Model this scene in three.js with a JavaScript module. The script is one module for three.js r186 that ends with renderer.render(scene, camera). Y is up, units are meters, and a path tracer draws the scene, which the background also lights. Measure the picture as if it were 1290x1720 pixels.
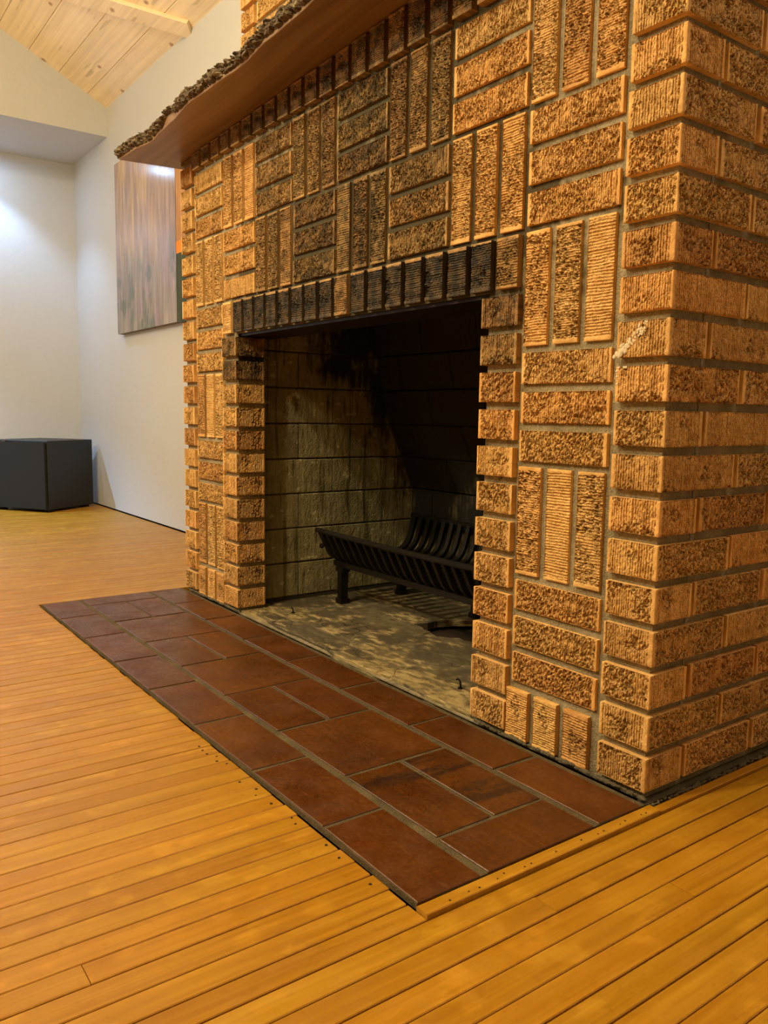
import * as THREE from 'three';
import { mergeGeometries } from 'three/addons/utils/BufferGeometryUtils.js';

// ------------------------------------------------------------------ camera, exposure, lights
const scene = new THREE.Scene();
scene.background = new THREE.Color(0x000000);
const camera = new THREE.PerspectiveCamera(64.57, 1290 / 1720, 0.05, 60);
camera.position.set(0.7324, 0.6058, 1.0467);
camera.rotation.order = 'YXZ';
camera.rotation.set(-0.1208, 0.9409, 0.0152);
const renderer = new THREE.WebGLRenderer({ antialias: true });
renderer.toneMapping = THREE.LinearToneMapping;
renderer.toneMappingExposure = 0.94;
renderer.shadowMap.enabled = true;

const WARM = new THREE.Color().setRGB(1.0, 0.82, 0.48);
const COOL = new THREE.Color().setRGB(0.43, 0.68, 1.0);
// x, y, z, intensity, globe radius
const PENDANTS = [
  { p: [-2.05, 1.95, 1.9], i: 8.5, r: 0.11, floor: true },
  { p: [-0.55, 2.7, 1.9], i: 10.5, r: 0.07 },
  { p: [-0.65, 2.5, 2.4], i: 6.5, r: 0.07 },
];
const DOWNLIGHTS = [
  { p: [-4.57, 2.1495, 0.05], to: [-4.57, 0, 0.05], i: 3.2, ang: 0.9, c: COOL, pen: 0.3 },
  { p: [-4.5, 2.1495, 1.5], to: [-4.5, 0, 1.5], i: 32, ang: 0.92, c: COOL, pen: 0.25 },
  { p: [-1.6, 2.612, 0.12], to: [-1.775, 1.81, -0.468], i: 0.3, ang: 0.995, c: WARM, pen: 0.06 },
  { p: [0.85, 2.52, -0.06], to: [0.7, 0, -0.06], i: 1.7, ang: 1.15, c: new THREE.Color().setRGB(1, 0.9, 0.72), pen: 0.5 },  // added unseen lamp, put in to brighten the chimney's side face
];
const sRGB = THREE.SRGBColorSpace;

// ------------------------------------------------------------------ helpers
function rng(seed) { let s = seed >>> 0; return () => { s = (s + 0x6D2B79F5) | 0; let t = Math.imul(s ^ (s >>> 15), 1 | s); t = (t + Math.imul(t ^ (t >>> 7), 61 | t)) ^ t; return ((t ^ (t >>> 14)) >>> 0) / 4294967296; }; }
const R0 = rng(7);
function hash(x, y, s) { let h = Math.imul(x, 374761393) + Math.imul(y, 668265263) + Math.imul(s, 2147483647 ^ 0x5bd1e995); h = Math.imul(h ^ (h >>> 13), 1274126177); h ^= h >>> 16; return (h >>> 0) / 4294967296; }
function noise(x, y, s = 0) {                       // value noise 0..1
  const xi = Math.floor(x), yi = Math.floor(y), fx = x - xi, fy = y - yi;
  const u = fx * fx * (3 - 2 * fx), v = fy * fy * (3 - 2 * fy);
  const a = hash(xi, yi, s), b = hash(xi + 1, yi, s), c = hash(xi, yi + 1, s), d = hash(xi + 1, yi + 1, s);
  return a + (b - a) * u + (c - a) * v + (a - b - c + d) * u * v;
}
function fbm(x, y, s = 0, o = 4) { let a = 0.5, t = 0, n = 0; for (let i = 0; i < o; i++) { t += a * noise(x, y, s + i * 17); n += a; a *= 0.5; x = x * 2.03 + 5.1; y = y * 2.03 + 3.7; } return t / n; }
const clamp = (x, a = 0, b = 1) => Math.min(b, Math.max(a, x));
const sstep = (a, b, x) => { const t = clamp((x - a) / (b - a)); return t * t * (3 - 2 * t); };
const mix = (a, b, t) => a + (b - a) * t;
function tex(w, h, fn, color = true, repeat = true) {   // fn(i, j) -> [r,g,b] 0..1 (sRGB when color) or a number
  const d = new Uint8Array(w * h * 4);
  for (let j = 0; j < h; j++) for (let i = 0; i < w; i++) {
    const c = fn(i, j), k = (j * w + i) * 4;
    if (typeof c === 'number') { d[k] = d[k + 1] = d[k + 2] = clamp(c) * 255; } else { d[k] = clamp(c[0]) * 255; d[k + 1] = clamp(c[1]) * 255; d[k + 2] = clamp(c[2]) * 255; }
    d[k + 3] = 255;
  }
  const t = new THREE.DataTexture(d, w, h); t.magFilter = THREE.LinearFilter; t.minFilter = THREE.LinearFilter;
  t.wrapS = t.wrapT = repeat ? THREE.MirroredRepeatWrapping : THREE.ClampToEdgeWrapping;
  if (color) t.colorSpace = sRGB; t.needsUpdate = true; return t;
}
function rep(t, sx, sy) { const c = t.clone(); c.repeat.set(sx, sy); c.needsUpdate = true; return c; }
const used = {};
function numbered(n) { const k = used[n] = (used[n] ?? -1) + 1; return k ? `${n}_${String(k).padStart(3, '0')}` : n; }
function finish(o, name, parent) { o.name = name; o.castShadow = true; o.receiveShadow = true; parent.add(o); return o; }
function mesh(name, g, m, parent) { return finish(new THREE.Mesh(g, m), name, parent); }
function thing(name, label, category, [x, y, z] = [0, 0, 0], group) {
  const o = new THREE.Group(); o.name = numbered(name); o.position.set(x, y, z); scene.add(o);
  o.userData = { label, category }; if (group) o.userData.group = group; return o;
}
function structGroup(name, label) { const o = new THREE.Group(); o.name = name; o.userData = { kind: 'structure', label }; scene.add(o); return o; }
function struct(name, g, m, label) { const o = mesh(name, g, m, scene); o.userData = { kind: 'structure' }; if (label) o.userData.label = label; return o; }
// box with planar uv in metres, optional uv offset; min/max corners
function box(x0, y0, z0, x1, y1, z1, ou = 0, ov = 0) {
  const g = new THREE.BoxGeometry(x1 - x0, y1 - y0, z1 - z0); g.translate((x0 + x1) / 2, (y0 + y1) / 2, (z0 + z1) / 2);
  return planar(g, ou, ov);
}
function planar(g, ou = 0, ov = 0) {
  if (!g.attributes.normal) g.computeVertexNormals();
  const p = g.attributes.position, n = g.attributes.normal, uv = new Float32Array(p.count * 2);
  for (let i = 0; i < p.count; i++) {
    const ax = Math.abs(n.getX(i)), ay = Math.abs(n.getY(i)), az = Math.abs(n.getZ(i));
    let u, v;
    if (ay >= ax && ay >= az) { u = p.getX(i); v = p.getZ(i); } else if (ax >= az) { u = p.getZ(i); v = p.getY(i); } else { u = p.getX(i); v = p.getY(i); }
    uv[2 * i] = u + ou; uv[2 * i + 1] = v + ov;
  }
  g.setAttribute('uv', new THREE.BufferAttribute(uv, 2)); return g;
}
// chamfered slab: outline polygon (x,z) extruded in y from y0 to y1 with a bevel b
function slabXZ(pts, y0, y1, b = 0.002, ou = 0, ov = 0, hole) {
  const s = new THREE.Shape(pts.map(([x, z]) => new THREE.Vector2(x, -z)));
  if (hole) s.holes.push(new THREE.Path(hole.map(([x, z]) => new THREE.Vector2(x, -z))));
  const g = new THREE.ExtrudeGeometry(s, { depth: y1 - y0 - 2 * b, bevelEnabled: b > 0, bevelThickness: b, bevelSize: b, bevelOffset: -b, bevelSegments: 1 });
  g.translate(0, 0, b); g.rotateX(-Math.PI / 2); g.translate(0, y0, 0); return planar(g, ou, ov);
}
function std(o) { return new THREE.MeshStandardMaterial({ roughness: 0.9, ...o }); }

// ------------------------------------------------------------------ brick faces: one atlas of heights, three of colour
const AW = 2048, AH = 1024, SL = 0.194, SH = 0.0541, HL = 0.094;
const H = new Float32Array(AW * AH);                 // metres below the smooth face (negative) or above
const NS = 12, NH = 24;
function cellOf(kind, v) { return kind === 'S' ? { x: (v % 4) * 512, y: Math.floor(v / 4) * 160, w: 512, h: 160, L: SL } : { x: (v % 8) * 256, y: 480 + Math.floor(v / 8) * 160, w: 256, h: 160, L: HL }; }
const colBase = new Float32Array(AW * AH * 3), endMask = new Float32Array(AW * AH);
{
  const rr = rng(91);
  const cells = []; for (let v = 0; v < NS; v++) cells.push(['S', v]); for (let v = 0; v < NH; v++) cells.push(['H', v]);
  for (const [kind, v] of cells) {
    const c = cellOf(kind, v), seed = 100 + v * 7 + (kind === 'H' ? 900 : 0);
    const rough = kind === 'S' ? (v === 3 || v === 9 ? 0.05 : 0.45 + 0.55 * rr()) : (v % 3 === 0 ? 0.55 + 0.3 * rr() : 0.05 + 0.25 * rr());
    const pitch = 0.0040 + 0.0010 * rr(), endW = 0.003 + 0.004 * rr(), endW2 = 0.003 + 0.004 * rr();
    for (let j = 0; j < c.h; j++) for (let i = 0; i < c.w; i++) {
      const u = (i + 0.5) / c.w * c.L, w = (j + 0.5) / c.h * SH;
      const wob = (fbm(u * 60, w * 30, seed, 3) - 0.5) * 0.0035 + (noise(u * 40, w * 6, seed + 3) - 0.5) * 0.002;
      const gi = (u + wob) / pitch, gfr = gi - Math.floor(gi);
      const amp = 0.35 + 0.65 * hash(Math.floor(gi), 3, seed) ;
      const groove = -0.0026 * amp * Math.pow(Math.abs(Math.sin(Math.PI * gfr)), 4);
      const torn = fbm(u * 680, w * 330, seed + 11, 4), torn2 = fbm(u * 300, w * 180, seed + 29, 3);
      const pit = -0.0048 * sstep(0.52, 0.68, torn) - 0.0028 * sstep(0.52, 0.70, torn2) + 0.0011 * (fbm(u * 700, w * 500, seed + 5, 2) - 0.5);
      const patch = sstep(0.62 - rough * 0.5, 0.80 - rough * 0.5, fbm(u * 28 + 3, w * 34, seed + 41, 3));
      let h = mix(groove + 0.2 * pit, pit + 0.6 * groove + 0.0004, patch);
      const jag = (noise(w * 220, u * 60, seed + 77) - 0.5) * 0.003;
      const e = sstep(endW, endW + 0.0025, u + jag) * sstep(endW2, endW2 + 0.0025, c.L - u + jag);
      h = mix(0, h, e) + 0.0004 * (noise(u * 900, w * 900, seed + 9) - 0.5) + 0.0006 * (fbm(u * 150, w * 150, seed + 13, 2) - 0.5);
      const ed = Math.min(w, SH - w) + (noise(u * 130, 5, seed + 61 + (w > SH / 2 ? 9 : 0)) - 0.55) * 0.0026;   // broken long edges
      h -= 0.0016 * (1 - sstep(-0.001, 0.0016, ed)) * (0.25 + 0.75 * e);
      const k = (c.y + j) * AW + c.x + i; H[k] = h; endMask[k] = e;
      // clay colour: iron flecks and pale sand, each from noise of its own
      const f1 = fbm(u * 640, w * 460, seed + 301, 3), f2 = fbm(u * 60, w * 60, seed + 401, 3), f3 = noise(u * 800, w * 700, seed + 501);
      const dark = sstep(0.58, 0.68, f1) * 0.36 * (0.25 + 0.75 * e), pale = sstep(0.82, 0.95, f3) * 0.25 * e;
      const t = (f2 - 0.5) * 0.22;
      colBase[3 * k] = mix(mix(0.87 + t, 0.47, dark), 0.93, pale); colBase[3 * k + 1] = mix(mix(0.695 + t, 0.32, dark), 0.79, pale); colBase[3 * k + 2] = mix(mix(0.43 + t, 0.17, dark), 0.52, pale);
    }
  }
}
const brickBump = tex(AW, AH, (i, j) => clamp((H[j * AW + i] + 0.009) / 0.010), false, false);
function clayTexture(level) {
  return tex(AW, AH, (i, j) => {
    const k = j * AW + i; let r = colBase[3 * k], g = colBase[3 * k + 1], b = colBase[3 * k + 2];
    if (level > 0) {                                 // soot: blotches with a grain, less on the smooth end strips; reused as mantel shade
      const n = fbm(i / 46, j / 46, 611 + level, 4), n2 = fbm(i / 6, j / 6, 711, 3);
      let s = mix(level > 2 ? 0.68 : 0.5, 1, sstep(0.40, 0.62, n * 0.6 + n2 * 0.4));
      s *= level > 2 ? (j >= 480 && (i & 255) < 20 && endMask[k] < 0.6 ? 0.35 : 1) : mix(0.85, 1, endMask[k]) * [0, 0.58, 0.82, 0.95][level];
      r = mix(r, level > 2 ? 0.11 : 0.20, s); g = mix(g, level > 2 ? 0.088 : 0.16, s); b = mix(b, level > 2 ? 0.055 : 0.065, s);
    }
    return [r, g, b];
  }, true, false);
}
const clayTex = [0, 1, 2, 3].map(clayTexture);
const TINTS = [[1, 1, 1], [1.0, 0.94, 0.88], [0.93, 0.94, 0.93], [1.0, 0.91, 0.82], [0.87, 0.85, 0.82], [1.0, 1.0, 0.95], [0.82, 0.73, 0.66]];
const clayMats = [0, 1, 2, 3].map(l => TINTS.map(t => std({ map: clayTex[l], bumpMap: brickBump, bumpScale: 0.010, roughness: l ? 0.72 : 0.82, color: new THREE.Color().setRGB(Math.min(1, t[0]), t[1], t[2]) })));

// a brick: boxes whose listed faces are displaced grids. local frame: face in +z, centre of face at origin, length along x
function faceGrid(P, N, UV, I, o, du, dv, dn, L, hh, kind, v, nu, nv) {
  const c = cellOf(kind, v), base = P.length / 3;
  for (let b = 0; b <= nv; b++) for (let a = 0; a <= nu; a++) {
    const fu = a / nu, fv = b / nv;
    const ii = c.x + Math.min(c.w - 1, Math.max(0, Math.round(fu * c.w - 0.5))), jj = c.y + Math.min(c.h - 1, Math.max(0, Math.round(fv * c.h - 0.5)));
    let h = H[jj * AW + ii];
    if (a === 0 || a === nu) h = Math.min(h, -0.0006); if (b === 0 || b === nv) h = Math.min(h, -0.0006);
    for (let q = 0; q < 3; q++) P.push(o[q] + du[q] * L * (fu - 0.5) + dv[q] * hh * (fv - 0.5) + dn[q] * h);
    UV.push((c.x + 1 + fu * (c.w - 2)) / AW, (c.y + 1 + fv * (c.h - 2)) / AH);
  }
  for (let b = 0; b < nv; b++) for (let a = 0; a < nu; a++) { const k = base + b * (nu + 1) + a; I.push(k, k + 1, k + nu + 2, k, k + nu + 2, k + nu + 1); }
  return base;
}
function sideQuads(P, UV, I, x0, x1, y0, y1, z0, z1, skip = '') {   // plain smooth faces of the brick body
  const c = cellOf('S', 3), uvq = [(c.x + 3) / AW, (c.x + 9) / AW, (c.y + 50) / AH, (c.y + 110) / AH];
  const q = (a, b, cc, d) => { const k = P.length / 3; P.push(...a, ...b, ...cc, ...d); UV.push(uvq[0], uvq[2], uvq[1], uvq[2], uvq[1], uvq[3], uvq[0], uvq[3]); I.push(k, k + 1, k + 2, k, k + 2, k + 3); };
  if (!skip.includes('R')) q([x1, y0, z1], [x1, y0, z0], [x1, y1, z0], [x1, y1, z1]);
  if (!skip.includes('L')) q([x0, y0, z0], [x0, y0, z1], [x0, y1, z1], [x0, y1, z0]);
  if (!skip.includes('T')) q([x0, y1, z1], [x1, y1, z1], [x1, y1, z0], [x0, y1, z0]);
  if (!skip.includes('B')) q([x0, y0, z0], [x1, y0, z0], [x1, y0, z1], [x0, y0, z1]);
  q([x1, y0, z0], [x0, y0, z0], [x0, y1, z0], [x1, y1, z0]);
}
function pack(P, UV, I) {
  const g = new THREE.BufferGeometry(); g.setAttribute('position', new THREE.Float32BufferAttribute(P, 3)); g.setAttribute('uv', new THREE.Float32BufferAttribute(UV, 2)); g.setIndex(I); g.computeVertexNormals(); return g;
}
const cache = {};
function brickGeo(kind, v, depth, L, ret) {           // ret: {side:+1/-1, len} = a second displaced face on that end
  const key = [kind, v, depth, L.toFixed(3), ret ? ret.side + '_' + ret.len.toFixed(3) : ''].join('|');
  if (cache[key]) return cache[key];
  const P = [], UV = [], I = [], nu = kind === 'S' ? 130 : 65;
  faceGrid(P, null, UV, I, [0, 0, 0], [1, 0, 0], [0, 1, 0], [0, 0, 1], L, SH, kind, v, nu, 21);
  const e = 0.0006; let skip = '';
  if (ret) {
    const rk = ret.len > 0.14 ? 'S' : 'H', rv = rk === 'S' ? (v * 5 + 2) % NS : (v * 3 + 1) % NH;
    faceGrid(P, null, UV, I, [ret.side * L / 2, 0, -ret.len / 2], [0, 0, -ret.side], [0, 1, 0], [ret.side, 0, 0], ret.len, SH, rk, rv, rk === 'S' ? 130 : 65, 21);
    skip = ret.side > 0 ? 'R' : 'L'; depth = ret.len;
  }
  sideQuads(P, UV, I, -L / 2 + (skip === 'L' ? e : 0), L / 2 - (skip === 'R' ? e : 0), -SH / 2 + 0.0004, SH / 2 - 0.0004, -depth, -e, skip);
  return cache[key] = pack(P, UV, I);
}

// ------------------------------------------------------------------ shared surface textures
const sandBump = tex(512, 512, (i, j) => 0.5 + 0.5 * (fbm(i / 5, j / 5, 5, 3) - 0.5) + 0.5 * (fbm(i / 40, j / 40, 9, 3) - 0.5), false);
const mortarMap = tex(512, 512, (i, j) => { const n = fbm(i / 60, j / 60, 3, 4), f = noise(i / 2.2, j / 2.2, 8); const t = (n - 0.5) * 0.22 + (f - 0.5) * 0.12; return [0.55 + t, 0.515 + t, 0.42 + t]; });
const mortarMat = std({ map: rep(mortarMap, 4, 4), bumpMap: rep(sandBump, 5, 5), bumpScale: 0.003, roughness: 0.95 });
const plasterBump = tex(512, 512, (i, j) => 0.5 + 0.6 * (fbm(i / 26, j / 26, 15, 3) - 0.5) + 0.25 * (noise(i / 3, j / 3, 2) - 0.5), false);
const wallMap = tex(256, 256, (i, j) => { const n = (fbm(i / 50, j / 50, 33, 3) - 0.5) * 0.03; return [0.765 + n, 0.775 + n, 0.79 + n]; });
const wallMat = std({ map: rep(wallMap, 0.5, 0.5), bumpMap: rep(plasterBump, 2.2, 2.2), bumpScale: 0.0012, roughness: 0.62 });

// ------------------------------------------------------------------ room shell
const ZW = -0.51, XL = -4.837, XB = -4.148, YS = 2.154, YE = 2.31, SLOPE = 0.51, ZR = 2.6, ZF = 5.6, XR = 3.6;
const ceilY = z => z <= ZR ? YE + SLOPE * (z - ZW) : YE + SLOPE * (ZR - ZW) - SLOPE * (z - ZR);
{
  // floor: strips of 39 mm hardwood running away from the painted wall
  const GW = 512, GH = 1024;
  const grain = s => tex(GW, GH, (i, j) => {
    const u = i / GW, w = j / GH;
    const wv = fbm(u * 6, w * 3, 40 + s, 3) * 0.5;
    const rings = fbm((u + wv * 0.10) * 70, w * 2.6, 50 + s, 4), fine = fbm(u * 260, w * 9, 60 + s, 3), bl = fbm(u * 9, w * 12, 70 + s, 4);
    let t = (rings - 0.5) * 0.09 + (fine - 0.5) * 0.07 + (bl - 0.5) * 0.09;
    const worn = sstep(0.60, 0.78, fbm(u * 14, w * 22, 80 + s, 4)) * 0.05;              // varnish worn to paler wood
    const dirt = sstep(0.70, 0.82, fbm(u * 60, w * 90, 85 + s, 3)) * 0.025;
    return [0.65 + t + worn - dirt, 0.47 + t * 1.05 + worn - dirt, 0.085 + t * 0.8 + worn * 0.8 - dirt * 0.7];
  });
  const scr = tex(1024, 1024, (() => {                // fine scratches and worn lanes in the varnish
    const a = new Float32Array(1024 * 1024), r = rng(5);
    for (let n = 0; n < 900; n++) { let x = r() * 1024, y = r() * 1024, an = (r() - 0.5) * 2.6 + Math.PI / 2, l = 10 + r() * 90, w = 0.2 + 0.8 * r(); for (let k = 0; k < l; k++) { x += Math.cos(an); y += Math.sin(an); an += (r() - 0.5) * 0.06; a[((y & 1023) << 10) + (x & 1023)] = w; } }
    return (i, j) => clamp(0.42 + 0.25 * (fbm(i / 30, j / 60, 12, 4) - 0.5) + 0.3 * a[j * 1024 + i]);
  })(), false);
  const maps = [0, 1, 2].map(grain);
  const tints = [[1, .97, .9], [.95, .90, .80], [1, 1, .98], [.90, .84, .72], [1, .93, .80], [.97, .97, .95]];
  const mats = []; for (const m of maps) for (const t of tints) mats.push(new THREE.MeshPhysicalMaterial({ map: rep(m, 1.9, 0.9), roughnessMap: rep(scr, 1.7, 1.7), roughness: 1.0, bumpMap: rep(m, 1.9, 0.9), bumpScale: 0.0003, color: new THREE.Color().setRGB(...t), clearcoat: 0.12, clearcoatRoughness: 0.3 }));
  const floor = structGroup('floor', 'narrow honey-coloured hardwood strip floor, worn and scratched');
  mesh('subfloor', box(XL - 0.2, -0.12, ZW - 1.2, XR + 0.2, -0.02, ZF + 0.2), std({ color: 0x2b1c10, roughness: 1 }), floor);
  const r = rng(31);
  const board = (x0, x1, z0, z1, top, ou) => {
    const b = 0.0011, a = 0.0004 + r() * 0.0005 + (r() < 0.2 ? 0.0006 : 0);
    const s = new THREE.Shape([[x0 + a, -0.018], [x1 - a, -0.018], [x1 - a, top - b], [x1 - a - b, top], [x0 + a + b, top], [x0 + a, top - b]].map(p => new THREE.Vector2(...p)));
    const g = new THREE.ExtrudeGeometry(s, { depth: z1 - z0 - 0.001, bevelEnabled: false }); g.translate(0, 0, z0);
    planar(g, ou, r() * 3); mesh('floorboard', g, mats[Math.floor(r() * mats.length)], floor);
  };
  const P = 0.0392, HX0 = -1.853, HX1 = 0.0135, HZ = 0.4595;
  const fixed = { 0.071: 0.320, 0.149: 0.149 };
  board(0.0086, 0.0315, 0.0005, HZ + 0.003, 0.0068, 0.3); board(0.0140, 0.0315, -0.5, 0.0, 0.0045, 0.3);      // narrow border strip beside the hearth and the brick side
  for (let k = -125; k < 17; k++) {
    const x0 = 0.0315 + k * P, x1 = x0 + P; if (x0 < XL - 0.02) continue;
    let zs = x1 > HX0 && x0 < 0.0315 - 1e-4 ? HZ + 0.001 + r() * 0.003 : ZW + 0.004; let start = zs;
    const end = x0 > -0.9 ? 2.0 : 4.6;
    const far = x0 < -2.2, cuts = [];
    if (k === 1) cuts.push(0.320); else if (k === 3) cuts.push(0.150); else if (k === 2) cuts.push(1.02);
    else if (!far && r() < 0.35) cuts.push(zs + 0.35 + r() * 1.6); else if (far && r() < 0.25) cuts.push(0.3 + r() * 1.6);
    cuts.push(end);
    for (const c of cuts) { if (c - start < 0.05) continue; board(x0, x1, start, c, 0.0 + (r() - 0.5) * 0.0007, r() * 2); start = c; }
  }
  // the rest of the room's floor, outside the picture
  mesh('floor_field', mergeGeometries([box(0.0315 + 17 * P, -0.018, ZW + 0.004, XR, 0, ZF), box(-0.88, -0.018, 2.0, 0.0315 + 17 * P, 0, ZF), box(XL, -0.018, 4.6, -0.88, 0, ZF)]), mats[1], floor);
  // little nail holes along the border strip and the board ends at the hearth
  const nh = []; const rn = rng(88);
  const spot = (x, z, y, rad) => { const g = new THREE.CylinderGeometry(rad, rad * 0.8, 0.0012, 7); g.translate(x, y, z); nh.push(g); };
  for (let z = 0.02; z < 0.45; z += 0.05) { spot(0.019 + rn() * 0.006, z + rn() * 0.01, 0.0066, 0.0016); if (rn() < 0.6) spot(0.0235, z + 0.018, 0.0066, 0.0013); }
  for (let x = -0.62; x < 0.0; x += 0.019) if (rn() < 0.45) spot(x, HZ + 0.010 + rn() * 0.016, 0.0001, 0.0016 + rn() * 0.0012);
  const nails = mesh('nail', mergeGeometries(nh), std({ color: 0x1d130b, roughness: 0.8 }), floor); nails.userData.kind = 'stuff';

  // walls: each has thickness
  const W = 0.14, panelMat = std({ color: 0x6b5a46, roughness: 0.7 });
  struct('wall_back', mergeGeometries([box(XL - W, 0.007, ZW - W, -1.8195, YE, ZW)]), wallMat, 'pale grey painted wall beside the chimney');
  struct('wall_back_right', box(0.003, 0.007, ZW - W, XR + W, YE, ZW), wallMat, 'painted wall on the other side of the chimney');
  struct('wall_back_upper', box(-1.8195, 1.40, ZW - W - 0.4, 0.003, YE, ZW - W - 0.3), wallMat);
  struct('wall_left', box(XL - W, 0.007, ZW - W, XL, YS + 0.6, ZF + W), wallMat, 'pale wall at the back of the alcove');
  struct('wall_front', box(XL - W, 0, ZF, XR + W, 4.2, ZF + W), panelMat);
  struct('wall_right', box(XR, 0, ZW - W, XR + W, 4.4, ZF + W), panelMat);
  // dropped bulkhead over the alcove: gable-shaped face down to a flat soffit
  const sh = new THREE.Shape([[ZW - 0.02, YS], [ZF + 0.02, YS], [ZF + 0.02, ceilY(ZF)], [ZR, ceilY(ZR) + 0.05], [ZW - 0.02, ceilY(ZW) + 0.02]].map(p => new THREE.Vector2(...p)));
  const bg = new THREE.ExtrudeGeometry(sh, { depth: 0.10, bevelEnabled: false }); bg.rotateY(-Math.PI / 2);   // (x=z, y, z=depth) -> shape x becomes world z
  bg.translate(XB, 0, 0);
  const bulk = struct('wall_bulkhead', mergeGeometries([planar(bg.index ? bg.toNonIndexed() : bg), box(XL - 0.02, YS, ZW - 0.02, XB - 0.1, YS + 0.1, ZF + 0.02).toNonIndexed()]), wallMat, 'painted bulkhead and soffit above the alcove');

  // ceiling: pine boards up the slope, then the rest of the roof as plain lining
  const pine = (s, kx) => tex(1024, 256, (i, j) => {
    const u = i / 1024 * 1.7, w = j / 256 * 0.171;
    let dy = 0, knot = 0; for (const [a, b, rad] of kx) { const d = Math.hypot((u - a) * 0.75, w - b); dy += 0.012 * Math.exp(-d * d / (rad * rad * 9)) * Math.sign(w - b); knot = Math.max(knot, 1 - sstep(rad * 0.75, rad, d)); if (d < rad * 1.35 && d > rad) knot = Math.max(knot, 0.35); }
    const rings = fbm(u * 1.6, (w - dy) * 95, 140 + s, 4), fine = fbm(u * 6, w * 600, 150 + s, 2), bl = fbm(u * 5, w * 9, 160 + s, 3);
    const st = sstep(0.72, 0.80, fbm(u * 4, w * 34, 170 + s, 3)) * 0.10;
    const t = (rings - 0.5) * 0.13 + (fine - 0.5) * 0.05 + (bl - 0.5) * 0.08 - st;
    return [mix(0.955 + t, 0.60, knot * 0.7), mix(0.88 + t, 0.44, knot * 0.7), mix(0.75 + t * 1.1, 0.30, knot * 0.7)];
  });
  const pineMats = [[[0.35, 0.06, 0.011], [1.2, 0.12, 0.012]], [[0.62, 0.045, 0.010], [0.25, 0.10, 0.012], [1.4, 0.08, 0.01]], [[0.5, 0.09, 0.013]], [[0.9, 0.03, 0.009], [0.18, 0.06, 0.01]]].map((k, s) => std({ map: rep(pine(s, k), 1 / 1.7, 1 / 0.171), roughness: 0.5 }));
  const ceil = structGroup('ceiling', 'sloping ceiling of knotty pine boards');
  const ang = Math.atan(SLOPE), rc = rng(63), BW = 0.1704;
  const place = (o) => { o.rotation.x = -ang; o.position.set(0, YE, ZW); return o; };
  const plank = (x0, x1, s0, s1, th, mat) => {      // local: x along the board, z up the slope, y = 0 the visible underside
    const b = 0.003, sh2 = new THREE.Shape([[s0 + 0.0006, b], [s0 + 0.0006 + b, 0], [s1 - 0.0006 - b, 0], [s1 - 0.0006, b], [s1 - 0.0006, th], [s0 + 0.0006, th]].map(p => new THREE.Vector2(p[0], p[1])));
    const g = new THREE.ExtrudeGeometry(sh2, { depth: x1 - x0 - 0.001, bevelEnabled: false }); g.rotateY(-Math.PI / 2); g.translate(x1, 0, 0);
    const p = g.attributes.position, uv = new Float32Array(p.count * 2), o = rc() * 1.2; for (let i = 0; i < p.count; i++) { uv[2 * i] = p.getX(i) + o; uv[2 * i + 1] = p.getZ(i) - s0; }
    g.setAttribute('uv', new THREE.BufferAttribute(uv, 2)); return place(mesh('ceiling_board', g, mat, ceil));
  };
  let s = -0.053;
  for (let n = 0; n < 9; n++) { const cut = -2.6 + rc() * 0.8; plank(XB - 0.02, cut, s, s + BW, 0.018, pineMats[n % 4]); plank(cut, -1.0 + rc() * 0.5, s, s + BW, 0.018, pineMats[(n + 2) % 4]); s += BW; }
  const roofU = (ZR - ZW) / Math.cos(ang);
  const f1 = box(XB - 0.1, 0.018, -0.2, XR + 0.2, 0.10, roofU + 0.05), f1b = box(XB - 0.02, 0.0, s, XR, 0.018, roofU), f1c = box(-0.4, 0.0, -0.1, XR, 0.018, s);
  place(mesh('ceiling_field', mergeGeometries([f1, f1b, f1c]), pineMats[2], ceil));
  const f2 = box(XB - 0.1, 0.0, -0.05, XR + 0.2, 0.1, (ZF - ZR) / Math.cos(ang) + 0.3);
  const c2 = mesh('ceiling_field', f2, pineMats[0], ceil); c2.rotation.x = ang; c2.position.set(0, ceilY(ZR), ZR);
  // diagonal trim board nailed flat under the boards
  const tg = (() => { const d = [-0.457, 0.413 / Math.cos(ang)], l = Math.hypot(...d), u = [d[0] / l, d[1] / l], nn = [u[1], -u[0]]; const q = (x, z) => [x, z];
    const a = [-2.995 - u[0] * 0.05, -u[1] * 0.05], L = 1.7, wd = 0.098; const pts = [a, [a[0] + u[0] * L, a[1] + u[1] * L], [a[0] + u[0] * L + nn[0] * wd, a[1] + u[1] * L + nn[1] * wd], [a[0] + nn[0] * wd, a[1] + nn[1] * wd]];
    return slabXZ(pts, -0.019, -0.0003, 0.002); })();
  const tr = place(mesh('trim_1', tg, pineMats[3], scene)); tr.userData = { kind: 'structure', label: 'diagonal pine trim board across the ceiling' };
}

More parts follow.
